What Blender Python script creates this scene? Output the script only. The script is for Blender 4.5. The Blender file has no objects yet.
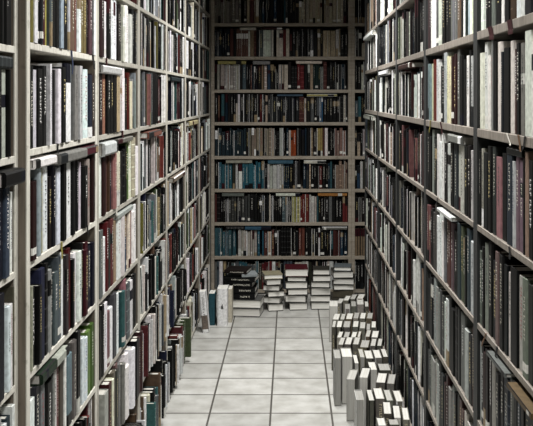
import bpy, math, random
from mathutils import Matrix, Vector

rnd = random.Random(7)
SC = bpy.context.scene
COL = SC.collection
F, CX, CY, EYE = 900.0, 291.0, 97.0, 1.70      # focal length (px), principal point of the photograph, eye height
XL, XR, YB = -0.69, 0.575, 7.76                 # front planes of the left, right and back bookcases

# ------------------------------------------------------------------ colours and materials
def lin(c):
    return c / 12.92 if c <= 0.04045 else ((c + 0.055) / 1.055) ** 2.4
SAT = 0.62
def hexc(h, gain=1.0):
    v = [int(h[i:i + 2], 16) / 255 for i in (0, 2, 4)]
    g = 0.3 * v[0] + 0.55 * v[1] + 0.15 * v[2]
    v = [min(1, max(0, 0.43 + (g + (c - g) * SAT - 0.43) * 1.3)) for c in v]
    return tuple(min(0.80, max(0.004, lin(c) * gain)) for c in v)

def nodes(name):
    m = bpy.data.materials.new(name); m.use_nodes = True
    nt = m.node_tree
    return m, nt, nt.nodes['Principled BSDF']
def mixrgb(nt, mode, fac, a, b):
    n = nt.nodes.new('ShaderNodeMix'); n.data_type = 'RGBA'; n.blend_type = mode
    for sock, v in ((n.inputs[0], fac), (n.inputs[6], a), (n.inputs[7], b)):
        if hasattr(v, 'is_linked'): nt.links.new(v, sock)
        else: sock.default_value = v if not isinstance(v, tuple) else (*v[:3], 1)
    return n.outputs[2]
def ramp(nt, src, stops):
    r = nt.nodes.new('ShaderNodeValToRGB'); e = r.color_ramp.elements
    e[0].position, e[0].color = stops[0][0], (*stops[0][1], 1)
    e[1].position, e[1].color = stops[-1][0], (*stops[-1][1], 1)
    for p, c in stops[1:-1]:
        x = e.new(p); x.color = (*c, 1)
    nt.links.new(src, r.inputs[0]); return r.outputs[0]
def noise(nt, scale, detail=4, vec=None, stretch=None):
    n = nt.nodes.new('ShaderNodeTexNoise'); n.inputs['Scale'].default_value = scale; n.inputs['Detail'].default_value = detail
    tc = nt.nodes.new('ShaderNodeTexCoord'); src = tc.outputs['Object']
    if stretch:
        mp = nt.nodes.new('ShaderNodeMapping'); mp.inputs['Scale'].default_value = stretch
        nt.links.new(src, mp.inputs[0]); src = mp.outputs[0]
    nt.links.new(src, n.inputs['Vector']); return n.outputs['Fac']

def mat_cover():
    m, nt, b = nodes('printed_cover')
    a = nt.nodes.new('ShaderNodeAttribute'); a.attribute_name = 'Col'
    w = ramp(nt, noise(nt, 60, 5), [(0.35, (0.72, 0.72, 0.72)), (0.62, (1, 1, 1))])
    c = mixrgb(nt, 'MULTIPLY', 1.0, a.outputs['Color'], w)
    nt.links.new(c, b.inputs['Base Color'])
    b.inputs['Roughness'].default_value = 0.5
    b.inputs['Specular IOR Level'].default_value = 0.16
    return m
def mat_pages():
    m, nt, b = nodes('paper_pages')
    a = nt.nodes.new('ShaderNodeAttribute'); a.attribute_name = 'Col'
    w = ramp(nt, noise(nt, 1.0, 2, stretch=(420, 6, 6)), [(0.3, (0.78, 0.77, 0.74)), (0.65, (1, 1, 1))])
    nt.links.new(mixrgb(nt, 'MULTIPLY', 1.0, a.outputs['Color'], w), b.inputs['Base Color'])
    b.inputs['Roughness'].default_value = 0.9
    b.inputs['Specular IOR Level'].default_value = 0.1
    return m
def mat_print():
    m, nt, b = nodes('printed_ink')
    a = nt.nodes.new('ShaderNodeAttribute'); a.attribute_name = 'Col'
    nt.links.new(a.outputs['Color'], b.inputs['Base Color']); b.inputs['Roughness'].default_value = 0.5
    return m
def mat_wood(name, c0, c1, rough=0.6, stretch=(40, 40, 3)):
    m, nt, b = nodes(name)
    f = noise(nt, 2.2, 6, stretch=stretch)
    c = ramp(nt, f, [(0.3, c0), (0.7, c1)])
    sp = ramp(nt, noise(nt, 34, 3), [(0.30, (0.55, 0.53, 0.5)), (0.40, (1, 1, 1))])
    nt.links.new(mixrgb(nt, 'MULTIPLY', 0.6, c, sp), b.inputs['Base Color'])
    b.inputs['Roughness'].default_value = rough
    return m
def mat_plain(name, c, rough=0.8):
    m, nt, b = nodes(name)
    n = ramp(nt, noise(nt, 9, 4), [(0.3, tuple(v * 0.85 for v in c)), (0.7, c)])
    nt.links.new(n, b.inputs['Base Color']); b.inputs['Roughness'].default_value = rough; b.inputs['Specular IOR Level'].default_value = 0.15
    return m
def mat_tiles():
    m, nt, b = nodes('ceramic_tiles')
    tc = nt.nodes.new('ShaderNodeTexCoord')
    sep = nt.nodes.new('ShaderNodeSeparateXYZ'); nt.links.new(tc.outputs['Object'], sep.inputs[0])
    def math_(op, a, bb=None, c=None):
        n = nt.nodes.new('ShaderNodeMath'); n.operation = op
        for i, v in enumerate((a, bb, c)):
            if v is None: continue
            if hasattr(v, 'is_linked'): nt.links.new(v, n.inputs[i])
            else: n.inputs[i].default_value = v
        return n.outputs[0]
    def joint(axis, off, pitch, half):
        u = math_('DIVIDE', math_('SUBTRACT', axis, off), pitch)
        d = math_('ABSOLUTE', math_('SUBTRACT', math_('FRACT', math_('ADD', u, 0.5)), 0.5))
        return math_('LESS_THAN', math_('MULTIPLY', d, pitch), half), math_('FLOOR', u)
    jx, ix = joint(sep.outputs['X'], -0.1095, 0.327, 0.0052)
    jy, iy = joint(sep.outputs['Y'], 4.839, 0.3007, 0.0062)
    grout = math_('MAXIMUM', jx, jy)
    comb = nt.nodes.new('ShaderNodeCombineXYZ'); nt.links.new(ix, comb.inputs[0]); nt.links.new(iy, comb.inputs[1])
    wn = nt.nodes.new('ShaderNodeTexWhiteNoise'); nt.links.new(comb.outputs[0], wn.inputs['Vector'])
    tile = ramp(nt, wn.outputs['Value'], [(0.0, (0.41, 0.41, 0.39)), (1.0, (0.54, 0.54, 0.515))])
    mott = ramp(nt, noise(nt, 9, 8), [(0.30, (0.62, 0.61, 0.585)), (0.66, (1, 1, 1))])
    c = mixrgb(nt, 'MULTIPLY', 0.8, tile, mott)
    c = mixrgb(nt, 'MIX', grout, c, (0.075, 0.07, 0.062))
    nt.links.new(c, b.inputs['Base Color'])
    b.inputs['Roughness'].default_value = 0.42
    b.inputs['Specular IOR Level'].default_value = 0.35
    bp = nt.nodes.new('ShaderNodeBump'); bp.inputs['Strength'].default_value = 0.4; bp.inputs['Distance'].default_value = 0.002
    nt.links.new(math_('SUBTRACT', 1.0, grout), bp.inputs['Height']); nt.links.new(bp.outputs[0], b.inputs['Normal'])
    return m

M = {
    'cover': mat_cover(), 'pages': mat_pages(), 'ink': mat_print(), 'tiles': mat_tiles(),
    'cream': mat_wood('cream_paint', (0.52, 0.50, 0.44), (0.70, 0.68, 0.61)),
    'stone': mat_wood('darker_cream', (0.30, 0.285, 0.245), (0.46, 0.44, 0.385)),  # darker, greyer than the cream, for the farther left bookcases
    'raw': mat_wood('raw_brown_board', (0.10, 0.082, 0.062), (0.17, 0.142, 0.11)),
    'taupe': mat_wood('taupe_board', (0.15, 0.13, 0.11), (0.265, 0.235, 0.20), stretch=(3, 40, 3)),
    'slate': mat_wood('dark_slate_board', (0.009, 0.010, 0.010), (0.022, 0.024, 0.024)),
    'tan': mat_wood('tan_board', (0.25, 0.215, 0.17), (0.38, 0.335, 0.27), stretch=(3, 3, 30)),
    'backboard': mat_plain('dim_backboard', (0.06, 0.052, 0.044)),
    'plaster': mat_plain('plaster', (0.30, 0.29, 0.27)),
}
def mat_dye(name, c):
    if name not in M: M[name] = mat_plain(name, c, 0.6)
    return M[name]

# ------------------------------------------------------------------ mesh helpers
class MB:
    """collects faces with one colour each, then links them as ONE mesh object"""
    def __init__(s): s.v, s.f, s.c, s.m = [], [], [], []
    def face(s, pts, col=(0.5, 0.5, 0.5), mi=0):
        b = len(s.v); s.v.extend(pts); s.f.append(tuple(range(b, b + len(pts)))); s.c.append(col); s.m.append(mi)
    def grid(s, rings, col, closed=True, mi=0):
        """rings: list of equally long point lists; col(i, j) -> colour of the quad between ring i and i+1"""
        b = len(s.v); n = len(rings[0])
        for r in rings: s.v.extend(r)
        for i in range(len(rings) - 1):
            for j in range(n if closed else n - 1):
                k = (j + 1) % n
                s.f.append((b + i * n + j, b + i * n + k, b + (i + 1) * n + k, b + (i + 1) * n + j))
                s.c.append(col(i, j) if callable(col) else col); s.m.append(mi)
        return b
    def box(s, lo, hi, col=(0.5, 0.5, 0.5), mi=0):
        (x0, y0, z0), (x1, y1, z1) = lo, hi
        b = len(s.v)
        s.v += [(x0, y0, z0), (x1, y0, z0), (x1, y1, z0), (x0, y1, z0), (x0, y0, z1), (x1, y0, z1), (x1, y1, z1), (x0, y1, z1)]
        for q in ((0, 3, 2, 1), (4, 5, 6, 7), (0, 1, 5, 4), (1, 2, 6, 5), (2, 3, 7, 6), (3, 0, 4, 7)):
            s.f.append(tuple(b + i for i in q)); s.c.append(col); s.m.append(mi)
    def add(s, o, mat, mi):
        b = len(s.v)
        s.v += [tuple(mat @ Vector(p)) for p in o.v]
        s.f += [tuple(b + i for i in q) for q in o.f]; s.c += o.c; s.m += [mi] * len(o.f)
    def build(s, name, mats, parent=None):
        me = bpy.data.meshes.new(name); me.from_pydata(s.v, [], s.f)
        mats = mats if isinstance(mats, list) else [mats]
        for m in mats: me.materials.append(m)
        if len(mats) > 1: me.polygons.foreach_set('material_index', s.m)
        a = me.color_attributes.new('Col', 'FLOAT_COLOR', 'CORNER')
        buf = []
        for q, c in zip(s.f, s.c): buf += [c[0], c[1], c[2], 1.0] * len(q)
        a.data.foreach_set('color', buf)
        me.update()
        o = bpy.data.objects.new(name, me); COL.objects.link(o)
        if parent: o.parent = parent
        return o
def empty(name, mat=None):
    o = bpy.data.objects.new(name, None); COL.objects.link(o); o.empty_display_size = 0.05
    if mat is not None: o.matrix_world = mat
    return o
def tag(o, label, cat, group=None):
    o['label'] = label; o['category'] = cat
    if group: o['group'] = group
    return o
def boxobj(name, lo, hi, mat, parent=None):
    b = MB(); b.box(lo, hi); return b.build(name, mat, parent)
def bevel(o, w=0.003):
    md = o.modifiers.new('bevel', 'BEVEL'); md.width = w; md.segments = 2; return o

# ------------------------------------------------------------------ the setting
def struct(o): o['kind'] = 'structure'; return o
struct(boxobj('floor', (-1.02, -2.5, -0.1), (1.9, 8.2, 0.0), M['tiles']))
struct(boxobj('ceiling', (-1.02, -2.5, 2.95), (1.9, 8.2, 3.05), M['plaster']))
struct(boxobj('wall_left', (-1.12, -2.5, 0.0), (-1.02, 8.2, 2.95), M['plaster']))
struct(boxobj('wall_right', (1.8, -2.5, 0.0), (1.9, 8.2, 2.95), M['plaster']))
struct(boxobj('wall_back', (-1.02, 8.1, 0.0), (1.8, 8.2, 2.95), M['plaster']))
struct(boxobj('wall_front', (-1.02, -2.6, 0.0), (1.8, -2.5, 2.95), M['plaster']))

# ------------------------------------------------------------------ bookcases
SL = [2.40, 2.114, 1.8456, 1.562, 1.264, 0.972, 0.68, 0.385, 0.035]
SR = [2.49, 2.19, 1.902, 1.603, 1.306, 1.003, 0.7035, 0.406, 0.107]
SB = [2.338, 2.049, 1.764, 1.483, 1.191, 0.907, 0.619, 0.3276, 0.04]
BL = [1.47, 2.352, 3.205, 4.09, 5.0, 5.89, 6.8, 7.70]           # bay ends along the left run
BR = [1.76, 2.81, 3.87, 4.92, 5.97, 7.02]                       # along the right run
PAN = 0.028                                                     # side panel thickness
def bookcase(side, u0, u1, front, shelves, top, lip, mats, label, cat='bookcase', group=None):
    """side 'L'/'R'/'B': u runs along the case's width, w from its front into its depth"""
    depth = 0.285
    def bx(a, b):          # (u, w, z) ranges to world
        (ua, wa, za), (ub, wb, zb) = a, b
        if side == 'L': p, q = (front - wb, ua, za), (front - wa, ub, zb)
        elif side == 'R': p, q = (front + wa, ua, za), (front + wb, ub, zb)
        else: p, q = (ua, front + wa, za), (ub, front + wb, zb)
        return p, q
    def part(name, a, b, m, par): return boxobj(name, *bx(a, b), m, par)
    r = empty('bookcase')
    tag(r, label, cat, group)
    for ua in (u0 + 0.0005, u1 - PAN - 0.0005):
        sp = part('side_panel', (ua, 0.004, 0), (ua + PAN, depth, top), mats['panel'], r)
        bevel(part('edge_band', (ua, 0, 0), (ua + PAN, 0.0038, top), mats['edge'], sp), 0.001)
    for zi, z in enumerate(shelves):
        if side == 'R': lip = 0.026 if zi in (2, 3) else 0.0185
        sh = part('shelf', (u0 + PAN + 0.001, 0.006, z - lip + 0.001), (u1 - PAN - 0.001, depth - 0.012, z - 0.0004), mats['board'], r)
        bevel(part('edge_band', (u0 + PAN + 0.001, 0, z - lip), (u1 - PAN - 0.001, 0.0058, z - 0.0004), mats['lip'], sh), 0.0015)
    part('top_panel', (u0 + PAN + 0.001, 0.002, top - 0.025), (u1 - PAN - 0.001, depth - 0.012, top), mats['board'], r)
    part('back_panel', (u0 + PAN + 0.001, depth - 0.0115, 0.0), (u1 - PAN - 0.001, depth, top), M['backboard'], r)
    zb = shelves[-1] - lip - 0.001
    if zb > 0.02: part('plinth', (u0 + PAN + 0.001, 0.02, 0), (u1 - PAN - 0.001, 0.035, zb), mats['panel'], r)
    return r
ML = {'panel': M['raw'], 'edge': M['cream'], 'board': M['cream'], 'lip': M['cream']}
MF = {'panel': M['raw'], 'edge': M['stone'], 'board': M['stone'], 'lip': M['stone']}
MR = {'panel': M['slate'], 'edge': M['slate'], 'board': M['taupe'], 'lip': M['taupe']}
MBK = {'panel': M['tan'], 'edge': M['tan'], 'board': M['tan'], 'lip': M['tan']}
ORD = ('zeroth first second third fourth fifth sixth seventh eighth ninth tenth eleventh twelfth thirteenth fourteenth fifteenth '
       'sixteenth seventeenth eighteenth nineteenth twentieth twenty-first twenty-second twenty-third twenty-fourth twenty-fifth '
       'twenty-sixth twenty-seventh twenty-eighth twenty-ninth thirtieth').split()
XL0 = -0.713
SL0 = [z - 0.014 for z in SL[:-1]] + [SL[-1]]
for k in range(7):
    lab = ('cream-edged bookcase at the photo\'s left border, cut off by it, before the brown upright' if k == 0 else
           'cream-edged bookcase with a bare brown side panel, first whole one along the left side' if k == 1 else
           f'tall cream-edged bookcase, {ORD[k]} whole one from the camera along the left side')
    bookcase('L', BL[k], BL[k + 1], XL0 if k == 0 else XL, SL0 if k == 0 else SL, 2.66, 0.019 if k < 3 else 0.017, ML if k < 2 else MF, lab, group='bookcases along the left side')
for k in range(5):
    lab = ('dark-sided bookcase with taupe shelf edges at the photo\'s right border, cut off by it' if k == 0 else
           f'dark-sided bookcase with taupe shelf edges, {ORD[k]} whole one from the camera along the right side')
    bookcase('R', BR[k], BR[k + 1], XR, SR, 2.74, 0.022, MR, lab, group='bookcases along the right side')
bookcase('B', -0.69, 0.522, YB, SB, 2.63, 0.028, MBK, 'wide tan bookcase facing the camera at the end of the aisle', group='bookcases across the end of the aisle')
bookcase('B', 0.522, 1.73, YB, SB, 2.63, 0.028, MBK, 'tan bookcase glimpsed as a sliver behind the far end of the right bookcases', group='bookcases across the end of the aisle')

# ------------------------------------------------------------------ one book
def book_meshes(h, d, t, col, bands=(), curved=True, page=(0.66, 0.63, 0.55), ink=None, seed=0, fine=True, board=0.0028, plain=False):
    """spine at y=0 facing -y, thickness along x (centred), height along z.  returns MBs cover, pages, lettering"""
    r = random.Random(seed)
    b = min(board, t * 0.16); o = 0.003
    bul = min(0.008, t * 0.16) if curved else 0.0012
    g = 0.004
    if fine:
        out = [(-t / 2, d), (-t / 2, g + bul), (-t * 0.46, bul * 0.55), (-t * 0.32, bul * 0.0), (t * 0.32, 0.0), (t * 0.46, bul * 0.55), (t / 2, g + bul), (t / 2, d)]
    else:
        out = [(-t / 2, d), (-t / 2, bul), (-t * 0.34, 0.0), (t * 0.34, 0.0), (t / 2, bul), (t / 2, d)]
    yi = bul + 0.004
    inn = [(-t / 2 + b, d)] + [(max(-t / 2 + b, min(t / 2 - b, x)), max(yi, y + b)) for x, y in out[1:-1]] + [(t / 2 - b, d)]
    n = len(out)
    zs = sorted({0.0, h, *[z for q in bands for z in q[:2] if 0 < z < h]})
    eq = r.random(); ed = None
    if eq < 0.22: ed = hexc(r.choice(('d8d8d2', 'c0c0ba', 'd0d0cc', 'a8a8a4')))
    elif eq < 0.5: ed = hexc(r.choice(('101010', '1c1c1e', '2a2420', '161a20')))
    es = r.choice(((1,), (n - 3,), (1, n - 3))) if not fine else r.choice(((1, 2), (n - 4, n - 3), (1, 2, n - 4, n - 3), (1, n - 3)))
    if board > 0.003 or plain: ed = None
    def bc(i, j):
        if ed is not None and j in es: return ed
        if 1 <= j <= n - 3:
            zm = (zs[i] + zs[i + 1]) / 2
            for z0, z1, c in bands:
                if z0 <= zm <= z1: return c
        return col
    cv = MB()
    prof = out + inn[::-1]
    rings = [[(x, y, z) for x, y in prof] for z in zs]
    dim = col
    cv.grid(rings, lambda i, j: bc(i, j) if j < n - 1 else dim)
    base = 0; m = len(prof); last = (len(zs) - 1) * m
    for k in range(n - 1):
        a0, a1, c1, c0 = k, k + 1, m - 2 - k, m - 1 - k
        cv.f.append((a0, c0, c1, a1)); cv.c.append(col); cv.m.append(0)
        cv.f.append((last + a0, last + a1, last + c1, last + c0)); cv.c.append(col); cv.m.append(0)
    pg = MB()
    px = t / 2 - b - 0.0002
    y0, y1 = yi + 0.0003 + b, d - o
    if fine:
        pr = [(-px, y1), (-px, y0), (px, y0), (px, y1), (px * 0.5, y1 - 0.0025), (-px * 0.5, y1 - 0.0025)]
    else:
        pr = [(-px, y1), (-px, y0), (px, y0), (px, y1)]
    pg.grid([[(x, y, o) for x, y in pr], [(x, y, h - o) for x, y in pr]], page)
    pg.f.append(tuple(range(len(pr) - 1, -1, -1))); pg.c.append(page); pg.m.append(0)
    pg.f.append(tuple(range(len(pr), 2 * len(pr)))); pg.c.append(page); pg.m.append(0)
    lt = None
    if ink is not None:
        lt = MB(); cap = min(0.013, t * 0.3)
        z = h * r.uniform(0.80, 0.92); end = h * r.uniform(0.22, 0.5); x0 = r.uniform(-0.03, 0.03) * t; gap = True
        while z > end and len(lt.f) < 40:
            w = cap * r.uniform(0.35, 0.85)
            if not gap and r.random() < 0.16: z -= w * 0.7; gap = True; continue
            gap = False
            y = -0.0005
            for q in range(2 if fine else 1):
                if q == 0: xa, xb, za, zb = -cap / 2, cap / 2, z - w * 0.35, z
                else:
                    s = r.choice((-1, 0, 1)); xa, xb, za, zb = s * cap * 0.34 - cap * 0.13, s * cap * 0.34 + cap * 0.13, z - w, z - w * 0.35
                lt.face([(x0 + xa, y, za), (x0 + xb, y, za), (x0 + xb, y, zb), (x0 + xa, y, zb)], ink)
            z -= w + cap * 0.22
        if lt is not None and len(lt.f) < 8: lt = None
    return cv, pg, lt

# orientation matrices (columns are the world directions of the book's thickness, depth, height)
def orient(tx, dy, hz):
    return Matrix(((tx[0], dy[0], hz[0], 0), (tx[1], dy[1], hz[1], 0), (tx[2], dy[2], hz[2], 0), (0, 0, 0, 1)))
O_L = orient((0, 1, 0), (-1, 0, 0), (0, 0, 1))
O_R = orient((0, -1, 0), (1, 0, 0), (0, 0, 1))
O_B = orient((1, 0, 0), (0, 1, 0), (0, 0, 1))
O_FORE = orient((-1, 0, 0), (0, -1, 0), (0, 0, 1))              # standing, page edges towards the camera
O_LIE_L = orient((0, 0, 1), (-1, 0, 0), (0, -1, 0))
O_LIE_R = orient((0, 0, 1), (1, 0, 0), (0, 1, 0))
O_LIE_B = orient((0, 0, -1), (0, 1, 0), (1, 0, 0))              # lying, spine towards the camera
O_LIE_FORE = orient((0, 0, 1), (0, -1, 0), (1, 0, 0))           # lying, page edges towards the camera
def T(x, y, z): return Matrix.Translation((x, y, z))

def proj(p):
    return (CX + F * p.x / p.y, CY - F * (p.z - EYE) / p.y)
BOOKS = []
def add_book(mat, h, d, t, col, **k):
    """one record; k: bands, curved, page, ink, where (a function of the colour words), force, group, kindword"""
    rec = dict(mat=mat, h=h, d=d, t=t, col=col, seed=rnd.randrange(1 << 30), **k)
    c = [mat @ Vector(p) for p in ((-t / 2, 0, 0), (t / 2, 0, 0), (t / 2, 0, h), (-t / 2, 0, h))]
    if min(q.y for q in c) < 0.3: rec['area'] = 0
    else:
        q = [proj(p) for p in c]
        xs = [max(0, min(533, a[0])) for a in q]; ys = [max(0, min(426, a[1])) for a in q]
        rec['area'] = abs(sum(xs[i] * ys[(i + 1) % 4] - xs[(i + 1) % 4] * ys[i] for i in range(4))) / 2
    BOOKS.append(rec); return rec

# ------------------------------------------------------------------ palettes
PAL_L = ('c8c8c0 d8d8d0 b4b8ba a0a4a4 8a9094 606668 40464a 2a2e30 14161a 0e1014 101418 1a1414 3c1820 5a2a2c 4c1c26 7c3a34 2c3048 '
         '1c2434 20304a 345c5c 16241f 48583a 6b6428 8c7858 9c8a64 7a5f4a 5c4838 b8b0a0 d0ccbc c4c8cc 8a5a58 b0a8a0').split()
PAL_L += ['d8d8d4', 'd0d2d0', 'c4c6c4', '101012', '0c0c0e', '16181a', '141010', 'b0b2b0']
PAL_R = ('b8bab4 d0d4d0 a4a8a4 9a9c90 74787a 606264 4c4846 30363a 20221f 141416 0e0c0c 101412 1e1012 2a181a 3c1c1c 463436 6a4444 6c3026 '
         '24282c 343c44 3a444c 1c2834 4c5440 60503f 84705c b0b0a4 94948a 64685f 0c1014 1a1a1c').split()
PAL_B = ('b0b0a8 c8c8c0 8a8c88 606260 3c4040 24282a 141618 0c0e10 1a1414 2c1c1c 5c3430 6c4a40 4a5a60 2c4860 1c3444 345c64 7c6a50 '
         '9c8a70 a49a88 3a3a30 20241c 101010 181c1e 545a5c').split()
PAL_R += ['d0d2ce', 'c8c8c2', 'b4b6b2', '0c0c0c', '101010', '121416', '161010']
PAL_B += ['c0c0bc', 'a8aaa6', '101010', '141416', '0c0c0e', '1c2024']
GAIN = {'L': 1.15, 'R': 1.15, 'B': 1.05}
def jit(c, a=0.12):
    k = rnd.uniform(1 - a, 1 + a); return tuple(max(0.004, min(0.85, v * k * rnd.uniform(0.95, 1.05))) for v in c)
def lum(c): return 0.2126 * c[0] + 0.7152 * c[1] + 0.0722 * c[2]
def dressing(h, col, r):
    """bands across the spine and the ink of its title"""
    dark = lum(col) < 0.16
    ink = r.choice([(0.72, 0.70, 0.64), (0.6, 0.58, 0.5), (0.62, 0.52, 0.25), (0.75, 0.74, 0.72)]) if dark else r.choice([(0.03, 0.03, 0.03), (0.02, 0.02, 0.03), (0.25, 0.04, 0.04), (0.05, 0.06, 0.12)])
    bands = []; q = r.random()
    alt = hexc(r.choice(['d0d0c8', '101214', 'b0b0a8', '4c1c26', '2a2e30', '1c2434', '8c7858']))
    if q < 0.16: bands = [(0, h * r.uniform(0.12, 0.3), alt)]
    elif q < 0.28: z = h * r.uniform(0.55, 0.72); bands = [(z, z + h * r.uniform(0.1, 0.22), alt)]
    elif q < 0.38: bands = [(h * r.uniform(0.6, 0.8), h, alt)]
    elif q < 0.5:
        z = h * r.uniform(0.05, 0.09); bands = [(z, z + h * 0.09, (0.68, 0.67, 0.62))]      # paper shelf label
    elif q < 0.58:
        bands = [(h * a, h * a + 0.004, tuple(min(0.85, v * 2.2 + 0.05) for v in col)) for a in (0.12, 0.3, 0.5, 0.7, 0.88)]
    return bands, (ink if r.random() < 0.62 else None)
def pagecol(r):
    k = r.uniform(0.75, 1.05); return (0.60 * k, 0.585 * k, 0.54 * k)

# ------------------------------------------------------------------ rows of standing books
def place(side, u0, t, h, d, z, setb, front):
    u = u0 + t / 2
    if side == 'L': return T(front - setb, u, z) @ O_L
    if side == 'R': return T(front + setb, u, z) @ O_R
    return T(u, front + setb, z) @ O_B
def lean_mat(side, u0, t, z, setb, front, a):
    """pivot on the low-u bottom edge, top leaning towards low u"""
    if side == 'L': return T(front - setb, u0, z) @ Matrix.Rotation(a, 4, 'X') @ T(0, t / 2, 0) @ O_L
    if side == 'R': return T(front + setb, u0, z) @ Matrix.Rotation(a, 4, 'X') @ T(0, t / 2, 0) @ O_R
    return T(u0, front + setb, z) @ Matrix.Rotation(-a, 4, 'Y') @ T(t / 2, 0, 0) @ O_B
def row(side, bay, idx, u0, u1, z, clear, front, spec=None, accents=(), lying=(), hmin=0.19, hmax=0.262, pal=None, tmin=0.014, tmax=0.042, proud=0.0, dmin=0.15, dmax=0.215):
    """spec: transcribed [(u_end, hex, height or None)]; otherwise random books fill the row"""
    r = rnd; z += 0.0006
    recs = []; u = u0 + 0.002
    def cap(ua, ub):
        m = clear - 0.008
        for (la, lb, lt, *_r) in lying:
            if ub > la - 0.01 and ua < lb + 0.01: m = min(m, clear - lt - 0.012)
        return m
    def put(ua, t, h, col, bands, ink, lean=None, setb=None):
        d = min(r.uniform(dmin, dmax), 0.225)
        sb = (r.choice((0.003, 0.006, 0.012, 0.022)) + r.uniform(0, 0.006) if setb is None else setb) - proud * r.random()
        mt = lean_mat(side, ua, t, z, sb, front, lean) if lean else place(side, ua, t, h, d, z, sb, front)
        rec = add_book(mt, h, d, t, col, bands=bands, ink=ink, curved=r.random() < 0.6, page=pagecol(r), side=side, bay=bay, idx=idx, u=ua, htop=h)
        recs.append((ua, ua + t, h, rec)); return rec
    if spec:
        us = u
        for ue, hx, hh in spec:
            ua, t = max(us, u) + 0.0004, 0
            t = min(ue, u1 - 0.002) - ua - r.uniform(0.001, 0.003)
            us = ue
            if t < 0.008: continue
            n = max(1, round(t / 0.05))
            for k in range(n):
                tt = t / n - (0.002 if n > 1 else 0)
                uu = ua + k * t / n
                h = hh if hh else r.uniform(hmin, min(hmax, clear - 0.01))
                h = min(h, cap(uu, uu + tt))
                col = jit(hexc(hx, GAIN[side]), 0.06)
                bands, ink = dressing(h, col, r)
                if r.random() < 0.6: bands = []
                put(uu, tt, h, col, bands, ink, setb=r.uniform(0.003, 0.009))['plain'] = True
    else:
        base = r.uniform(0.215, 0.25); run = 0; state = None
        while u < u1 - 0.016:
            if run <= 0 and r.random() < 0.10: run = r.randint(2, 5); state = None
            if run > 0 and state: t, h, col, bands, ink = state; t = t; h = h
            else:
                t = r.uniform(tmin, tmax) if r.random() < 0.8 else r.uniform(0.014, 0.03)
                h = max(hmin * 0.85, min(hmax, base + r.gauss(0, 0.02)))
                hx = r.choice(pal) if r.random() > 0.24 else r.choice(('0c0c0e', '121214', '1a1818', '14181c', '20201e')); col = jit(hexc(hx, GAIN[side]))
                bands, ink = dressing(h, col, r)
                if run > 0: state = (t, h, col, bands, ink)
            run -= 1
            if u + t > u1 - 0.002: t = u1 - 0.002 - u
            if t < 0.012: break
            h = min(h, cap(u, u + t))
            for (aa, ab, hx) in accents:
                if aa - 0.4 * t <= u and u + t <= ab + 0.6 * t: col = jit(hexc(hx, 0.8), 0.08); bands, ink = dressing(h, col, r); state = None
            if recs and side != 'B' and not lying and r.random() < 0.02 and u + t + 0.12 < u1:
                ph = recs[-1][2]; h = min(h, ph - 0.004); a = math.radians(r.uniform(5, 11))
                uu = u + h * math.sin(a) + 0.001
                put(uu, t, h, col, bands, ink, lean=a)
                u = uu + t * math.cos(a) + 0.0012
                state = None
                continue
            put(u, t - r.uniform(0.001, 0.0035), h, col, bands, ink)
            u += t
            if r.random() < 0.03: u += r.uniform(0.004, 0.02)
    for n, (_, _, _, rec) in enumerate(recs): rec['n'] = n + 1; rec['count'] = len(recs)
    # books lying on top of the standing ones
    for q, (la, lb, lt, hx, pr, *ex) in enumerate(lying):
        top = max([h for a, b, h, _ in recs if b > la - 0.005 and a < lb + 0.005] or [0]) + 0.0012
        L = lb - la; D = min(0.19, L * 0.72)
        col = jit(hexc(hx, GAIN[side]), 0.03)
        bands, ink = dressing(L, col, r); ink = None
        if side == 'L': mt = T(front + pr, lb, z + top + lt / 2) @ O_LIE_L
        elif side == 'R': mt = T(front - pr, la, z + top + lt / 2) @ O_LIE_R
        else: mt = T(la, front - pr, z + top + lt / 2) @ O_LIE_B
        rec = add_book(mt, L, D, lt, col, bands=bands, ink=ink, curved=True, page=pagecol(r), side=side, bay=bay, idx=idx, u=la, lie=q + 1, nlie=len(lying))
    return recs

def zl(px): return F * abs(XL) / (CX - px)
def zr(px): return F * XR / (px - CX)
def spec_l(x0, sc, s, base=None):
    out = []
    for w in s.split():
        e, hx, *y = w.split(':')
        u = zl(x0 + float(e) / sc)
        out.append((u, hx, None if not y else base - (EYE - (float(y[0]) - CY) * (zl(x0 + (float(e) - 12) / sc)) / F)))
    return [(u, hx, None if h is None else max(0.15, min(0.268, -h))) for u, hx, h in out]
def spec_r(x0, sc, s):
    # listed left to right in the photograph, that is from far to near
    out = []; ws = [w.split(':') for w in s.split()]
    st = float(ws[0][0]); segs = []
    for e, hx, *y in ws[1:]:
        segs.append((st, float(e), hx)); st = float(e)
    for a, b, hx in segs[::-1]: out.append((zr(x0 + a / sc), hx, None))
    return out

S7 = 7.013
X0R = {2: '-60:3a3430 20:a8a8a0 40:101014 60:1c1414 105:14182a', 3: '-60:2a2e30 10:141414 58:9a9a94 72:101010 84:5a6468 112:4c4030',
       4: '-50:5a2a2c 18:1c2434 52:3c4658 82:a8aaa8 112:c4c4b8', 5: '-55:8a8c8a 15:1c2230 48:1a2434 72:b8bcc0 92:c0c0b8 112:504c40',
       6: '-60:c8c8c0 30:8a8c8a 50:b0b4b4 80:2a3a44 100:c8c8c0 112:b8b8ac', 7: '-50:2c2a2a 20:141414 60:1a1a1c 110:101010'}
def spec_0(w):
    out = [(1.80, '40464a', None), (1.84, 'b4b8ba', None), (1.89, '3c1820', None), (1.93, '1c2434', None), (1.98, '8c7858', None), (2.03, '14161a', None), (2.07, '606668', None)]
    return out + [(F * 0.713 / (CX - float(e.split(':')[0]) / 7.1), e.split(':')[1], None) for e in w.split()]
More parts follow.
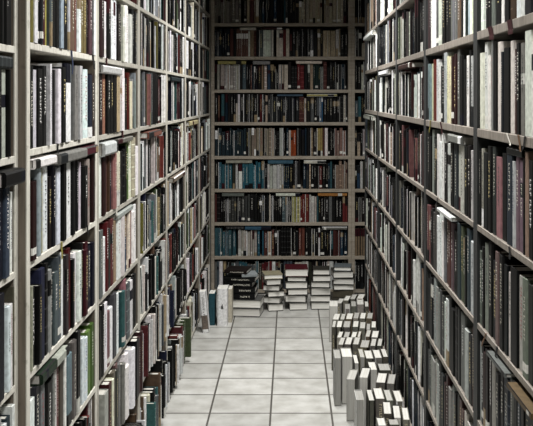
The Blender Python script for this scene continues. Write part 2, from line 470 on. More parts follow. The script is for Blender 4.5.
LROWS = {  # some dark entries are books standing in for shaded gaps between spines
    **{(0, k): spec_0(v) for k, v in X0R.items()},
    (1, 2): spec_l(26, S7, '55:6b6428 82:c8c8c0 100:101214 118:2a2c30 148:5a2c2c 163:9a8f3a 180:5a6468 206:0c1018 232:0e1420 256:8590a0 290:1c0e10 305:a0a0a0 352:6a5040 368:6d4038 388:d8d8d0 432:6e6238 440:1a1818 462:5c4048 474:1a1416 505:c4c8cc'),
    (1, 3): spec_l(26, S7, '60:101214:65.3 92:a8acac:70 125:0e0e0e:69 155:101012:66 168:c0c0bc:64 205:6a2a38:74.5 216:3a3a38:70 238:d0d4d0:69 268:200e10:67.5 310:d4d8da:64 335:8a9498:64 362:707470:66 382:a8a8a0:66 408:c4c4be:71 437:b4c0c4:69.6 465:2a3040:75 490:40342c:74', SL[3]),
    (1, 4): spec_l(26, S7, '62:3c1820 85:14161a 112:7c8a90 135:857c48 168:c8cccc 192:2c161c 215:20202c 240:b4b4c0 258:5a6264 280:0e1418 320:c4c8c8 365:16241f 380:15182a 395:b0a8b0 425:0c1828 445:8c8078 485:38161a'),
    (1, 5): spec_l(26, S7, '42:8a8878 75:10141e 95:141414 135:2c3048 157:10180f 180:788078 205:20292b 257:4a555a 276:d0d0c4 296:3c3438 322:5c1c20 338:161214 385:c0c8cc 398:141416 445:4c1c26 490:1c2434'),
    (1, 6): spec_l(26, S7, '70:d0ccbc 106:35363a 135:6a6d70 180:101010 193:787a78 222:b4b6b0 238:6a3236 272:4a4238 285:d0d0cc 325:5c7078 355:5a5650 395:141214 435:b4bcc2 462:56752e 492:3e5a20'),
    (2, 2): spec_l(95, 7.1, '60:3a2828 90:b8b4b4 113:141212 160:c8c0c0 190:301018 215:a8a498 250:d8dcd8 268:a8aca8 300:141c28 330:b8b4a8 345:50483f'),
    (2, 3): spec_l(95, 7.1, '56:34141a 85:8c5c48 105:24100e 126:1c1a18 148:141418 170:9c8a64 190:a0a2a0 215:d0d2d0 233:101010 245:5a2420 265:b0a890 303:70787a'),
    (2, 4): spec_l(95, 7.1, '50:c8c8c0 77:381c20 100:6c4440 114:4a3428 128:1a2a40 145:8a5a58 160:2c221c 178:b8b0a0 200:182018 226:18181a 246:4c6a30 266:b8cca0 282:9c9078 302:d0d4d0'),
    (2, 5): spec_l(95, 7.1, '52:5c6060 78:d4d8d4 100:5c1c20 118:303834 136:6a3a38 156:8c7858 181:d8dcd8 205:b0a8a0 221:2c4860 238:5c3430 251:c0b8a0 271:7c2420 300:c8d0d0'),
    (2, 6): spec_l(95, 7.1, '62:14201f 90:d0d4d4 110:6c4448 130:d0d0d0 156:45464a 170:d0d4d4 189:1c3444 206:345c5c 225:8a5a62 246:50585c 266:b0b4b4 300:1a1a1a'),
    (2, 7): spec_l(95, 7.1, '58:8c8c86 78:4a1c1c 92:c8c0a8 103:a09878 126:5c5448 140:3a3a36 156:6a4c48 186:686864 211:c8ccca 246:d0d4d8 281:14121c 312:442c2c'),
}
RROWS = {  # here too, shaded gaps between spines are entered as dark books
    (0, 2): spec_r(475, 7.1, '26 55:b8bcb4 75:1a1c1a 102:141614 130:606860 165:0c0c0c 186:b8bab4 225:201414 278:4a3828 340:b4b8bc 385:303034 430:241414'),
    (0, 3): spec_r(475, 7.1, '8 46:b8b8ac 92:b4b8b0 106:707470 140:101010 174:b0b0a4 186:34363a 225:180c0e 258:b8b0a4 276:4c2a26 302:0e0c0c 336:6c6c64 382:b8b8ae 430:c4c0b8'),
    (0, 4): spec_r(475, 7.1, '8 26:101010 45:888680 80:2a2c2c 107:181410 131:343836 165:8a6060 207:0f1412 246:343c44 264:a0a0a0 320:6e5460 333:181414 356:84705c 430:101010'),
    (0, 5): spec_r(475, 7.1, '8 35:5c605c 50:20201e 75:70736a 105:0e0e10 131:24282c 158:685454 190:0c0e0e 212:18282a 236:a0a098 285:15181e 322:94948a 355:64685f 392:303230 430:4a3038'),
    (0, 6): spec_r(475, 7.1, '8 26:8c908c 45:101010 62:3a1c20 103:2c1418 132:80807a 156:38383a 185:0c0c0c 226:38404a 245:6a6a68 276:181a1c 300:4c545c 330:0e0e0e 362:3c4042 430:20242a'),
    (1, 2): spec_r(420, 7.1, '42 68:463436 98:d0d4d0 116:505452 138:9aa090 166:101010 205:141416 219:5a5c5c 250:606264 276:60503f 291:101010 305:c0c0bc 325:16322e 342:8ca0a4 368:c0c4b0'),
    (1, 3): spec_r(420, 7.1, '42 68:64747a 79:9c9c80 102:6c3026 132:a4a8a4 162:1e1012 182:909490 208:b8b488 246:3c1c1c 265:5a5c5a 290:20221f 310:0e0e0e 335:b8bab4 350:181818 370:9a9c9a 392:2c2420'),
    (1, 4): spec_r(420, 7.1, '42 70:1c1c1c 86:7a7c7a 109:30322f 160:b4b6b0 182:1a1c1c 204:a0a29c 228:101010 256:30363a 296:9a9c90 325:0e0e10 346:2a181a 364:a09c98 392:74787a'),
    (1, 5): spec_r(420, 7.1, '36 62:6a4444 86:1a1a1a 111:4c4844 160:c0c2c0 173:6a6c6c 206:583834 226:5c4a50 254:1a1c20 273:3a4448 306:4c5440 318:202422 344:3a444c 376:9a9e9c 392:181a1c'),
    (1, 6): spec_r(420, 7.1, '44 92:2c2e30 130:7c807e 156:4a4c4c 192:a4a8a4 231:1e2022 251:0e0e0e 270:343434 300:5c605e 328:8c9090 352:141c28 364:8c8c88 392:402824'),
    (1, 7): spec_r(420, 7.1, '42 62:4a4e4c 95:7a807a 122:8c908e 160:303434 191:3c1e20 230:70746f 262:1c1e20 300:5c4440 340:a09c90 392:202226'),
}
# lying books: (u0, u1, thickness, colour, how far it sticks out)
def ly_l(x0, x1, t, hx, pr=0.012): return (zl(x0), zl(x1), t, hx, pr)
def ly_r(x0, x1, t, hx, pr=0.012): return (zr(x1), zr(x0), t, hx, pr)
LLIE = {
    (0, 4): [(2.16, 2.316, 0.04, '121214', 0.03)],
    (0, 3): [(2.13, 2.29, 0.032, '34383a', 0.006)],
    (1, 4): [ly_l(31.5, 53, 0.026, 'c8c8c4', 0.012), ly_l(54.5, 81.5, 0.032, '6c6c66', 0.02), ly_l(82, 95, 0.03, '5a2430', 0.012)],
    (1, 6): [ly_l(38, 52.5, 0.03, '2a3a2c', 0.014), ly_l(53, 65, 0.03, '8a8c84', 0.014)],
    (2, 3): [ly_l(99.5, 119, 0.03, '9a9c98', 0.014)],
    (2, 4): [ly_l(100, 113.5, 0.05, 'a0a2a2', 0.02), ly_l(116, 131, 0.02, '6a665c', 0.01)],
    (2, 5): [ly_l(116, 131.5, 0.02, '8a8a86', 0.008)],
    (3, 4): [ly_l(145, 158, 0.03, '7a4a40', 0.02)],
    (4, 5): [ly_l(171, 182, 0.03, '6a6054', 0.02)],
    (4, 3): [ly_l(170, 180, 0.025, '30383c', 0.01)],
    (5, 4): [ly_l(189, 197, 0.03, '9c8c64', 0.01)],
}
RLIE = {
    (0, 6): [ly_r(515, 540, 0.014, '5c4c34', 0.022), ly_r(492, 510, 0.012, '5c5e5e', 0.016)],
    (0, 4): [ly_r(505, 520, 0.02, '1c2422', -0.004)],
    (0, 2): [],
    (1, 5): [ly_r(441, 455, 0.014, '9a9c98', 0.016)],
    (1, 4): [ly_r(449, 462, 0.03, '686c6a', 0.006)],
    (2, 3): [ly_r(400, 412, 0.025, '4a3430', 0.01)],
    (3, 3): [ly_r(380, 388, 0.03, 'b8b8b0', 0.01)],
    (4, 2): [ly_r(366, 374, 0.03, 'c4c4bc', 0.02)],
    (4, 4): [ly_r(366, 374, 0.03, '8a8880', 0.02)],
}
for bay in range(7):
    sh = SL0 if bay == 0 else SL
    for i, z in enumerate(sh):
        clear = (2.635 if i == 0 else sh[i - 1] - 0.019) - z
        u0, u1 = BL[bay] + PAN + 0.002, BL[bay + 1] - PAN - 0.002
        if bay == 0: u0 = 1.75
        bottom = i == len(sh) - 1
        row('L', bay, i, u0, u1, z, clear, XL0 if bay == 0 else XL, spec=LROWS.get((bay, i)), lying=LLIE.get((bay, i), ()), pal=PAL_L,
            hmin=0.205, hmax=0.29 if bottom else 0.268, proud=(0.06 if bottom else 0.03 if i == 7 and bay > 1 else 0.012) if bay < 5 else 0.006)
for bay in range(5):
    for i, z in enumerate(SR):
        clear = (2.715 if i == 0 else SR[i - 1] - (0.026 if i in (3, 4) else 0.0185)) - z
        u0, u1 = BR[bay] + PAN + 0.002, BR[bay + 1] - PAN - 0.002
        if bay == 0: u0 = 1.95
        row('R', bay, i, u0, u1, z, clear, XR, spec=RROWS.get((bay, i)), lying=RLIE.get((bay, i), ()), pal=PAL_R, hmin=0.215, hmax=0.272, tmin=0.014, tmax=0.046)
def xb(px): return (px - CX) / 116.0
def ab(*a): return [(xb(p), xb(q), c) for p, q, c in a]
BACC = [
    ab((300, 345, 'a89c84'), (215, 240, '7a746a')),
    ab((214, 230, '24303c'), (270, 290, 'c0b8a8'), (282, 286, '7c2c2c')),
    ab((296, 302, '7c2428'), (314, 324, '24403c'), (216, 238, 'a09a90')),
    ab((320, 324, '24608c'), (259, 262, '6c2428'), (268, 300, '2c3034')),
    ab((214, 246, '2c4048'), (248, 274, '8a7c68'), (291, 295, 'a8481c'), (335, 346, '8c6a60'), (316, 322, 'a08848')),
    ab((217, 232, '2c6474'), (243, 264, '2a6878'), (266, 284, 'a8a8a0'), (318, 322, '6c2c28'), (335, 352, '8a7460')),
    ab((228, 250, '4a4c4a'), (291, 299, 'a0984c'), (301, 307, '7c2c28'), (309, 316, 'b0aca0'), (343, 349, '7c3030')),
    ab((215, 236, '38606c'), (238, 262, 'a8a498'), (258, 264, '2c6078'), (298, 304, '7c4438'), (306, 316, '101012')),
    ab((240, 247, '2c6474'), (262, 270, '7c2c30'), (284, 292, '4a5660')),
]
def ly_b(x0, x1, t, hx, pr=0.004): return (xb(x0), xb(x1), t, hx, pr)
BLIE = [[], [ly_b(240, 256, 0.022, 'a8a49a'), ly_b(262, 282, 0.02, '4a2c2a')],
        [ly_b(218, 246, 0.028, '948a4c'), ly_b(253, 270, 0.03, '7a7c7a'), ly_b(296, 322, 0.024, 'b8b09c')],
        [ly_b(277, 303, 0.022, '3a5464'), ly_b(307, 337, 0.022, '9a8c48')],
        [],
        [ly_b(226, 252, 0.024, '8c8478'), ly_b(268, 293, 0.03, '3a6070'), ly_b(304, 326, 0.028, 'a8a498')],
        [ly_b(222, 244, 0.028, '606460'), ly_b(276, 300, 0.024, 'b0b0a4'), ly_b(318, 347, 0.024, '9c6428')],
        [ly_b(226, 244, 0.02, '3c3c3c'), ly_b(245, 271, 0.028, '345c70'), ly_b(322, 347, 0.026, '6c6a66')],
        []]
for i, z in enumerate(SB):
    clear = (2.605 if i == 0 else SB[i - 1] - 0.028) - z
    row('B', 0, i, -0.69 + PAN + 0.002, 0.522 - PAN - 0.002, z, clear, YB, accents=BACC[i], lying=BLIE[i], pal=PAL_B, hmin=0.18, hmax=0.24, tmin=0.013, tmax=0.036)
    row('B', 1, i, 0.522 + PAN + 0.002, 0.86, z, clear, YB, pal=PAL_B, hmin=0.18, hmax=0.24, tmin=0.013, tmax=0.036)

# ------------------------------------------------------------------ books on the floor
# right side: (x0, x1 in the photo, y of the top front edge, height, fore-edge or spine, colour)
W_, G_ = 'd0d0ca', '8c8c86'
FLOOR_ROWS = [   # from the camera backwards; (x0, x1, y top front, height, cover colour, face)
    [(378, 387, 426, .20, '3a3a38', 'p'), (389.5, 400, 425, .20, '50504c', 'p')],
    [(383.5, 392, 414, .21, '8a8a84', 'p'), (393.5, 401.5, 417.5, .20, '34342f', 'p'), (403, 410, 420, .20, '2c2a28', 's')],
    [(356, 364.2, 399.7, .20, '9a9a96', 'p'), (368.7, 375, 400.7, .21, '4c4438', 'p'), (375.6, 385.2, 399, .21, '3c3c3a', 'p'), (386.5, 393.6, 400.7, .20, '34332f', 'p'), (396, 404, 401.6, .20, '22221f', 'p')],
    [(346.2, 355.2, 379.2, .222, '83827a', 'p'), (358.6, 368.3, 377.3, .26, '2c2c2a', 'p'), (375.3, 385.4, 382.8, .215, '2a2926', 's'), (386.5, 394.4, 383.8, .21, '1e1e1c', 's')],
    [(369.5, 377.6, 369.5, .20, '4c4a44', 'p'), (379.4, 391.5, 370.5, .19, '443e34', 's')],
    [(334.3, 341.2, 358, .265, '7a7a76', 'p'), (341.8, 352.8, 356.5, .265, '7c7b74', 'p'), (354.2, 359.2, 363, .20, '403f3a', 'p'), (359.8, 365.2, 357, .23, '6a6650', 'p'), (365.9, 374, 358.6, .21, '383836', 's'), (374.8, 382.4, 358, .215, '2e2e2a', 's'), (383, 388.6, 357, .22, '3a3934', 's')],
    [(337.6, 343.2, 344.8, .23, '6c6654', 'p'), (344, 351, 344.5, .23, '5c5c58', 'p'), (352.3, 358.7, 344.5, .23, '4a3e30', 's'), (359.4, 368.4, 347.5, .20, '33291e', 's'), (369.8, 375.4, 346, .215, '34342f', 'p'), (376.6, 381.6, 346, .215, '2c2b28', 'p')],
    [(336.6, 341.4, 337.6, .21, '504e48', 'p'), (342.8, 348.8, 337.4, .21, '33332e', 'p'), (350.6, 355.8, 337.4, .21, '4c4838', 'p'), (356.7, 360.2, 337.2, .20, '3c3b38', 'p'), (364.8, 369.8, 336.8, .21, '38352f', 'p'), (370.8, 378, 337.6, .205, '5c5444', 's')],
    [(331.3, 335.4, 327.2, .27, '54392a', 's'), (336, 341.6, 327.2, .23, '4c4a44', 'p'), (342.8, 350, 327.4, .23, '5c4c3a', 's'), (352.3, 358.3, 327, .22, '3a3a38', 'p'), (359.4, 365.2, 328.4, .21, '3c3b36', 'p'), (366, 370.2, 330, .195, '33271e', 's'), (371, 376, 327.6, .215, '4a2c22', 's')],
    [(332, 338.8, 319.6, .22, '302f2c', 'p'), (339.7, 344.4, 319.6, .21, '36322a', 'p'), (345.4, 352.2, 319.2, .225, '2a2927', 'p'), (353, 358.3, 318.4, .22, '2e2d2a', 'p'), (359.4, 365.2, 318.6, .22, '33322e', 'p'), (366.3, 372.4, 318.6, .22, '3e362c', 's')],
    [(329, 338, 306, .25, '83827d', 'p'), (344.6, 350.4, 309, .20, '34342f', 'p'), (351, 356.4, 306.4, .215, '302e2a', 'p'), (357, 364, 304.6, .225, '2c2c29', 'p'), (364.8, 369, 306.6, .21, '3a3832', 's')],
    [(336, 341.6, 303.4, .20, '45433c', 'p'), (342.6, 348.6, 300.6, .21, '3a3a36', 'p'), (349.4, 355, 299.2, .215, '302f2b', 'p'), (356.2, 363.2, 298.8, .215, '34332f', 'p')],
]
prev = 0
for ri, rw in enumerate(FLOOR_ROWS):
    for bi, (x0, x1, y, h, hx, face) in enumerate(rw):
        if (ri >= 6 and not (ri == 10 and bi == 0)) or (x0 > 364 and rnd.random() < 0.75): face = 's'  # turned spine out so a darker cover gives the front's shade
        s = (y - CY) / (EYE - h); zf = F / s
        a, b = (x0 - CX) / s, (x1 - CX) / s
        t = b - a - 0.0012
        if b > XR - 0.006: a -= b - (XR - 0.006); b = XR - 0.006
        th = 0.0
        bmax = max((q[1] - CX) / ((q[2] - CY) / (EYE - q[3])) for q in rw)
        if ri in (1, 3, 6, 7, 8, 9, 10, 11): th = max(0.0, min(math.radians(11), (XR - 0.012 - bmax) / 0.15))
        # the next row behind leaves room
        nxt = 9.0
        for x0n, x1n, yn, hn, *_ in (FLOOR_ROWS[ri + 1] if ri + 1 < len(FLOOR_ROWS) else []):
            sn = (yn - CY) / (EYE - hn)
            if (x1n - CX) / sn > a - 0.006 and (x0n - CX) / sn < b + 0.006: nxt = min(nxt, F / sn)
        if ri + 2 < len(FLOOR_ROWS):
            for x0n, x1n, yn, hn, *_ in FLOOR_ROWS[ri + 2]:
                sn = (yn - CY) / (EYE - hn)
                if (x1n - CX) / sn > a - 0.006 and (x0n - CX) / sn < b + 0.006: nxt = min(nxt, F / sn)
        t = (b - a) * math.cos(th) - 0.002
        d = max(0.05, min(0.175, nxt - zf - 0.014 - t * math.sin(th)))
        col = hexc(hx, 1.3); k = rnd.choice((1.0, 1.05, 0.95, 0.9, 0.75, 0.6))
        if face == 's': col = jit(hexc(rnd.choice(('77756b', '6c6a60', '66645c', '7c776a', '5c5950', '6e6250', '8a877c')), 1.0))  # grey-olive spine colour, mostly holding the shade of these fronts
        mt = T((a + b) / 2, zf, 0.0005) @ Matrix.Rotation(-th, 4, 'Z')
        mt = mt @ (T(0, d, 0) @ O_FORE if face == 'p' else O_B)
        add_book(mt, h, d, t, col, bands=(), ink=None if face == 'p' or rnd.random() < 0.5 else (0.5, 0.45, 0.3), curved=False, page=(0.56 * k, 0.555 * k, 0.525 * k), board=0.0028,
                 side='F', force=True, frow=ri, fpos=bi, fn=len(rw), face=face)

# standing and leaning books by the left corner: (x0, x1, y of its foot, height px, colour, lean, orientation, label)
CORNER = [
    (202.5, 209, 333, .295, 'd4d4cc', -5, 's', 'white book with a dark picture, leaning on the floor before the left corner shelves', 0.10),
    (208.3, 214.8, 325.5, .235, '2c5560', 0, 's', 'teal book standing on the floor beside the leaning white book', 0.15),
    (217, 227.2, 326.3, .275, 'd0cec4', 0, 's', 'thick cream book with small black emblem, upright on the floor near the left corner', 0.17),
    (228, 232, 322.5, .25, 'a49c88', 0, 's', 'narrow beige book upright on the floor right of the thick cream one', 0.15),
]
for x0, x1, yf, h, hx, ln, face, lab, d in CORNER:
    s = (yf - CY) / EYE; zf = F / s; a, b = (x0 - CX) / s, (x1 - CX) / s; t = b - a - 0.001
    col = hexc(hx, 1.1)
    bands = []
    if hx == 'd4d4cc': bands = [(h * .08, h * .42, (0.16, 0.13, 0.11))]
    if ln: mt = T(b, zf, 0.0006) @ Matrix.Rotation(math.radians(ln), 4, 'Y') @ T(-t / 2, 0, 0) if ln > 0 else T(a, zf, 0.0006) @ Matrix.Rotation(math.radians(ln), 4, 'Y') @ T(t / 2, 0, 0)
    else: mt = T((a + b) / 2, zf, 0.0006)
    add_book(mt @ O_B, h, d, t, col, bands=bands, ink=(0.05, 0.05, 0.05) if hx == 'd4d4cc' else None, emblem=hx == 'd0cec4', curved=True, page=(0.74, 0.73, 0.69), side='C', force=True, label=lab)

# stacks before the back bookcase: foot y, then from the bottom (x0, x1, thickness px, cover, face, yaw)
STACKS = [
    ('black-topped floor stack', 317.0, [
        (231.5, 261.5, 8.5, 'c8c8c2', 'p', -7), (231.5, 262, 8.5, 'c0c0ba', 'p', -6), (229, 256, 6.0, '121314', 's', -5), (230.5, 256, 6.0, '17181a', 's', -4),
        (227, 254, 5.5, '101113', 's', -7), (226, 257, 5.0, '1a1c1d', 's', -8), (240, 256, 3.5, '7d8486', 's', 12), (226, 249, 3.5, '2c2220', 's', -10)]),
    ('untidy second back stack', 311.5, [
        (267, 282, 7.5, 'a8a69c', 'p', 9), (265, 282, 6.5, '908e84', 'p', -13), (266, 282.5, 6.0, '787468', 'p', 12), (264.5, 281, 6.0, '5c584c', 'p', -9),
        (264.5, 279, 6.0, 'a4a298', 'p', 14), (262.5, 281, 5.0, '8a8266', 'p', 10)]),
    ('burgundy-topped floor stack', 310.5, [
        (289, 306.5, 7.5, 'b4b2a8', 'p', 4), (286.5, 307, 7.5, '9a988e', 'p', -6), (287, 306.5, 6.5, '4c4a44', 'p', 5), (285, 306.8, 7.0, '8a887e', 'p', 3),
        (288, 306.5, 5.0, '3c3a36', 'p', -3), (285, 307.8, 8.0, '5a1c28', 'p', 1)]),
    ('fourth back stack from left', 310.0, [
        (311, 330.5, 7.5, 'b8b6ac', 'p', 2), (311, 331, 6.5, '9c9a90', 'p', -3), (310.5, 330, 8.0, '7c7a70', 'p', 4), (312, 330.5, 6.0, '908e84', 'p', -5),
        (312.5, 330.2, 6.5, '6c6a60', 'p', 3), (313.5, 330, 6.0, '3c3a34', 'p', -2)]),
    ('rightmost back stack', 305.0, [
        (331.5, 353, 7.0, '4a463c', 's', 2), (333.5, 354, 7.5, '544e40', 's', -3), (333.5, 353.5, 5.5, 'c0beb4', 'p', 2), (335, 355.5, 6.5, '7c7a70', 'p', -7),
        (332.5, 352.5, 7.0, '9a988e', 'p', 5), (335, 352, 4.5, '5c6468', 'p', -5)]),
]
for si, (sname, yf, bks) in enumerate(STACKS):
    s = (yf - CY) / EYE; zf = F / s; z = 0.0008
    for bi, (x0, x1, th, hx, face, yaw) in enumerate(bks):
        t = th / s; a, b = (x0 - CX) / s, (x1 - CX) / s; L = b - a; D = min(0.25, L * rnd.uniform(1.12, 1.35)) * (0.82 if si == 0 else 1)
        col = hexc(hx, 1.1); k = rnd.uniform(0.8, 1.05)
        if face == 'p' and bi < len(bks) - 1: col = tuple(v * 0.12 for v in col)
        c = T((a + b) / 2, zf + D / 2 + rnd.uniform(0, 0.012), z + t / 2) @ Matrix.Rotation(math.radians(yaw), 4, 'Z')
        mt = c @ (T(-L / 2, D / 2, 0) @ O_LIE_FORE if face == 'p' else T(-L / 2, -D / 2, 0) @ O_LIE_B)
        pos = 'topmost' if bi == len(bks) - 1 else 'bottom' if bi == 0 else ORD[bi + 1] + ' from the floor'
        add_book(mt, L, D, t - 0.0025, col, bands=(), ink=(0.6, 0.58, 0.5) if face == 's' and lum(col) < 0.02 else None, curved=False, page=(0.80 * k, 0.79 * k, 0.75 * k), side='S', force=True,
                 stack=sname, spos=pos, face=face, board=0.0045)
        z += t

# ------------------------------------------------------------------ naming
def colour_word(c):
    r, g, b = [12.92 * v if v < 0.0031308 else 1.055 * v ** (1 / 2.4) - 0.055 for v in c]
    mx, mn = max(r, g, b), min(r, g, b); sat = (mx - mn) / max(mx, 1e-6)
    if mx < 0.14: return 'black'
    if sat < 0.13 or mx - mn < 0.04:
        return 'near-black' if mx < 0.2 else 'dark grey' if mx < 0.36 else 'grey' if mx < 0.56 else 'pale grey' if mx < 0.74 else 'white'
    import colorsys
    h = colorsys.rgb_to_hsv(r, g, b)[0] * 360
    if h < 14 or h > 320: base = 'red' if sat > 0.3 else 'mauve'
    elif h < 45: base = 'brown' if mx < 0.5 else 'tan' if mx < 0.72 else 'cream'
    elif h < 66: base = 'olive' if mx < 0.66 and sat > 0.22 else 'greyish' if mx < 0.5 else 'stone grey' if mx < 0.68 else 'cream'
    elif h < 160: base = 'green'
    elif h < 205: base = 'teal' if sat > 0.25 else 'blue-grey'
    else: base = 'navy' if mx < 0.36 else 'blue' if sat > 0.3 else 'blue-grey'
    if base in ('red', 'mauve', 'green', 'teal', 'brown', 'olive', 'blue-grey') and mx < 0.36: return 'dark ' + base
    if base in ('blue-grey', 'mauve', 'green') and mx > 0.66: return 'pale ' + base
    return base
def rows_in_view(side, bay):
    sh = SL if side == 'L' else SR if side == 'R' else SB
    ends = BL if side == 'L' else BR
    out = []
    for i, z in enumerate(sh):
        if side == 'B': d = YB
        else: d = max((ends[bay] + ends[bay + 1]) / 2, 2.3)
        y1 = CY - F * (z - EYE) / d; y0 = CY - F * (z + 0.22 - EYE) / d
        if min(426, y1) - max(0, y0) > 8: out.append(i)
    return out
UPR = {'L': 'left', 'R': 'right'}
GROUPS = {'L': 'books standing in the left bookcases', 'R': 'books standing in the right bookcases', 'B': 'books standing in the back bookcase',
          'F': 'books standing on the floor along the right side', 'C': 'books standing on the floor in the left corner', 'S': 'books in the stacks on the floor'}
def label_of(b):
    cw = colour_word(b['col'])
    if b.get('label'): return b['label']
    sd = b['side']
    if sd == 'S':
        if b['face'] == 'p' and b['spos'] != 'topmost': return f"book lying with pale page edges out, {b['spos']}, {b['stack']}"
        fc = 'page edges out' if b['face'] == 'p' else 'spine out'
        return f"{cw}-covered book lying {fc}, {b['spos']}, {b['stack']}"
    if sd == 'F':
        fc = 'pale page edges out' if b['face'] == 'p' else 'spine out'
        pos = ORD[b['fpos'] + 1]
        what = 'book' if b['face'] == 'p' else cw + ' book'
        return f"{what}, {fc}, {pos} from the left in the {ORD[b['frow'] + 1]} floor row from camera"
    size = 'slim ' if b['t'] < 0.032 else 'thick ' if b['t'] > 0.062 else ''
    if b.get('bands') and sum(q[1] - q[0] for q in b['bands']) > 0.03 and len(b['bands']) == 1 and not b.get('lie'):
        pass
    vis = rows_in_view(sd, b['bay']); rw = ORD[vis.index(b['idx']) + 1] if b['idx'] in vis else 'lowest'
    if sd == 'B':
        if b.get('lie'): return f"{cw} book lying atop the back bookcase's {rw} row, {ORD[b['lie']]} such from the left"
        return f"{size}{cw} book, {ORD[min(30, b['n'])]} from the left, back bookcase's {rw} row down"
    if b['bay'] == 0:
        if b.get('lie'):
            k = b['nlie'] + 1 - b['lie'] if sd == 'L' else b['nlie'] + 1 - b['lie']
            return f"{cw} book lying atop the {rw} row down, {UPR[sd]} border bookcase, {ORD[b['lie']]} from camera"
        return f"{size}{cw} book, {ORD[b['count'] + 1 - b['n']]} before the first {UPR[sd]} upright, {rw} row down"
    if b.get('lie'): return f"{cw} book lying atop the {rw} row down, {ORD[b['lie']]} past the {ORD[b['bay']]} {UPR[sd]} upright"
    return f"{size}{cw} book, {ORD[b['n']]} past the {ORD[b['bay']]} {UPR[sd]} upright, {rw} row down"

# ------------------------------------------------------------------ the 300 that show largest are things, the rest one mass
N_THINGS = 300
forced = [b for b in BOOKS if b.get('force')]
rest = sorted([b for b in BOOKS if not b.get('force')], key=lambda b: -b['area'])
own = forced + rest[:N_THINGS - len(forced)]
mass = rest[N_THINGS - len(forced):]
seen_lab = {}
for b in own:
    cv, pg, lt = book_meshes(b['h'], b['d'], b['t'], b['col'], b['bands'], b['curved'], b['page'], b['ink'], b['seed'], True, b.get('board', 0.0028), b.get('plain', False))
    root = empty('book', b['mat'])
    tag(root, label_of(b), 'book', GROUPS[b['side']])
    c = cv.build('cover', M['cover'], root)
    pg.build('page_block', M['pages'], root)
    if lt: lt.build('title_lettering', M['ink'], c)
    if b.get('emblem'):
        em = MB(); t_, z_ = b['t'], b['h'] * 0.52; k = (0.03, 0.03, 0.03); w_ = t_ * 0.2
        for dx, dz, a in ((0, 0, 1.0), (-0.35, -0.7, 0.6), (0.35, -0.7, 0.6), (0.1, 0.95, 0.5)):
            em.face([(dx * w_ - w_ * a * 0.6, -0.0005, z_ + dz * w_), (dx * w_, -0.0005, z_ + dz * w_ - w_ * a), (dx * w_ + w_ * a * 0.6, -0.0005, z_ + dz * w_), (dx * w_, -0.0005, z_ + dz * w_ + w_ * a)], k)
        em.build('emblem', M['ink'], c)
ms = MB()
for b in mass:
    cv, pg, lt = book_meshes(b['h'], b['d'], b['t'], b['col'], b['bands'], b['curved'], b['page'], b['ink'], b['seed'], False, plain=b.get('plain', False))
    ms.add(cv, b['mat'], 0); ms.add(pg, b['mat'], 1)
    if lt and b['area'] > 12: ms.add(lt, b['mat'], 2)
mo = ms.build('books', [M['cover'], M['pages'], M['ink']])
mo['kind'] = 'stuff'; mo['label'] = 'dense rows of many-coloured books filling the farther shelves'; mo['category'] = 'books'
print('BOOKS', len(BOOKS), 'own', len(own), 'mass', len(mass), 'smallest own area', own[-1]['area'])

# ------------------------------------------------------------------ ribbons and strings hanging over the shelf edges
def ribbon(side, px, z, lip, drop, w, colname, col, label, slant=0.0, name='bookmark_ribbon'):
    """a narrow band tucked over the top of a shelf lip at photo column px and hanging down by drop"""
    m = mat_dye(colname, col)
    X, sg = (XL, 1) if side == 'L' else (XR, -1)
    u = zl(px) if side == 'L' else zr(px)
    path = [(-0.0006, 0.0012)] + [(0.0022, 0.0008 - k * (lip * 0.5)) for k in range(0, 3)]
    n = max(2, int((drop - lip) / 0.012))
    for k in range(1, n + 1): path.append((0.0022 + 0.002 * math.sin(k * 0.9), 0.0008 - lip - (drop - lip) * k / n))
    b = MB(); rings = []
    for k, (o, dz) in enumerate(path):
        s = slant * max(0.0, -dz)
        x0, x1 = X + sg * o, X + sg * (o + 0.0009)
        rings.append([(x0, u + s - w / 2, z + dz), (x0, u + s + w / 2, z + dz), (x1, u + s + w / 2, z + dz), (x1, u + s - w / 2, z + dz)])
    b.grid(rings, (0.5, 0.5, 0.5)); b.face(rings[0][::-1]); b.face(rings[-1])
    o = b.build(name, m)
    return tag(o, label, 'ribbon', 'ribbons hanging over the shelf edges')
NAVY, RED, OLIVE, BLACK, WHITE, BROWN = (0.03, 0.04, 0.08), (0.03, 0.004, 0.005), (0.22, 0.19, 0.05), (0.015, 0.015, 0.015), (0.62, 0.6, 0.54), (0.12, 0.07, 0.04)
ribbon('L', 71, SL[2], 0.019, 0.075, 0.014, 'navy_ribbon', NAVY, 'navy ribbon hanging from the top shelf edge of the first whole left bookcase', 0.1)
ribbon('L', 92.5, SL[2], 0.019, 0.05, 0.02, 'black_ribbon', BLACK, 'black ribbon hanging from the top left shelf edge, just before the second upright', 0.2)
ribbon('L', 106, SL[2], 0.019, 0.045, 0.02, 'red_ribbon', RED, 'dark red ribbon on the top left shelf edge just past the second upright')
ribbon('L', 57, SL[3], 0.019, 0.05, 0.012, 'black_ribbon', BLACK, 'thin black string over the shelf edge above the grey lying book at left')
ribbon('L', 61, SL[4], 0.019, 0.05, 0.016, 'olive_ribbon', OLIVE, 'olive ribbon hanging over the third left shelf edge', -0.1)
ribbon('L', 87, SL[4], 0.019, 0.03, 0.014, 'black_ribbon', BLACK, 'small black string over the third left shelf edge near the second upright')
ribbon('L', 116, SL[4], 0.019, 0.035, 0.02, 'white_ribbon', WHITE, 'whitish paper strip over the third left shelf edge past the second upright')
ribbon('L', 122, SL[3], 0.019, 0.03, 0.03, 'red_ribbon', RED, 'dark red tab on the second left shelf edge midway past the second upright')
ribbon('R', 490.5, SR[2], 0.026, 0.04, 0.05, 'red_ribbon', RED, 'dark red ribbon crossing the top right shelf edge, nearer the upright', -0.9)
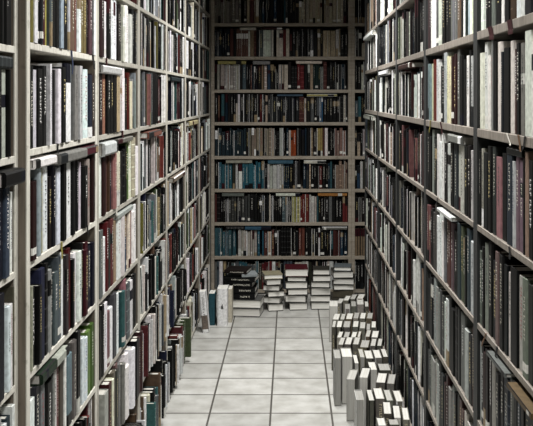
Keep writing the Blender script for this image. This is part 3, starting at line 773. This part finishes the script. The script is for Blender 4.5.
ribbon('R', 510, SR[2], 0.026, 0.04, 0.045, 'red_ribbon', RED, 'dark red ribbon crossing the top right shelf edge, nearer the border', -0.6)
ribbon('R', 507.5, SR[3], 0.026, 0.03, 0.01, 'white_ribbon', WHITE, 'thin white string over the second right shelf edge', -1.6)
ribbon('R', 519, SR[3], 0.026, 0.04, 0.014, 'brown_ribbon', BROWN, 'brown ribbon over the second right shelf edge near the photo border', -0.8)
ribbon('R', 526, SR[3], 0.026, 0.034, 0.012, 'black_ribbon', BLACK, 'black string over the second right shelf edge, closest to the photo border', 0.5)
ribbon('R', 441, SR[3], 0.026, 0.045, 0.02, 'red_ribbon', RED, 'dark red ribbon over the second right shelf edge beyond its first upright', -1.2)
ribbon('R', 431, SR[3], 0.026, 0.05, 0.016, 'olive_ribbon', OLIVE, 'olive ribbon over the second right shelf edge just before the second right upright', 0.4)
ribbon('R', 438, SR[4], 0.0185, 0.03, 0.014, 'black_ribbon', BLACK, 'black string over the third right shelf edge, beyond the first right upright', 0.4)
ribbon('R', 510, SR[4], 0.0185, 0.03, 0.016, 'black_ribbon', BLACK, 'black string over the third right shelf edge near the photo border', -0.5)
ribbon('R', 486.5, SR[5], 0.0185, 0.05, 0.012, 'brown_ribbon', BROWN, 'brown string over the fourth right shelf edge beside the first right upright', 1.0)
ribbon('R', 497.5, SR[5], 0.0185, 0.03, 0.016, 'black_ribbon', BLACK, 'black string over the fourth right shelf edge, midway to the photo border', 0.2)

# ------------------------------------------------------------------ light
def area(name, loc, size, energy, col=(1, 0.97, 0.92), rot=(0, 0, 0), spread=180):
    l = bpy.data.lights.new(name, 'AREA'); l.shape = 'RECTANGLE'; l.size, l.size_y = size; l.energy = energy; l.color = col; l.spread = math.radians(spread)
    o = bpy.data.objects.new(name, l); o.location = loc; o.rotation_euler = rot; COL.objects.link(o); return o
area('ceiling_lamp', (0.1, 5.5, 2.93), (0.25, 1.5), 64, spread=138, col=(1, 0.985, 0.955))
area('ceiling_lamp', (0.15, 3.2, 2.93), (0.25, 1.4), 50, spread=140, col=(1, 0.985, 0.955))
area('ceiling_lamp', (0.25, 1.0, 2.93), (0.3, 1.3), 42, spread=130, col=(1, 0.985, 0.955))
w = bpy.data.worlds.new('room_world'); SC.world = w; w.use_nodes = True
w.node_tree.nodes['Background'].inputs[0].default_value = (0.02, 0.02, 0.02, 1)

# ------------------------------------------------------------------ camera
cam = bpy.data.cameras.new('camera'); co = bpy.data.objects.new('camera', cam); COL.objects.link(co)
co.location = (0, 0, EYE); co.rotation_euler = (math.radians(90), 0, 0)
cam.sensor_width = 36; cam.lens = F / 533 * 36
cam.shift_x = (266.5 - CX) / 533; cam.shift_y = (CY - 213) / 533
cam.clip_start = 0.05
SC.camera = co
SC.view_settings.view_transform = 'Standard'; SC.view_settings.look = 'None'
SC.view_settings.exposure = 0.0; SC.view_settings.gamma = 1.0; SC.view_settings.use_curve_mapping = False
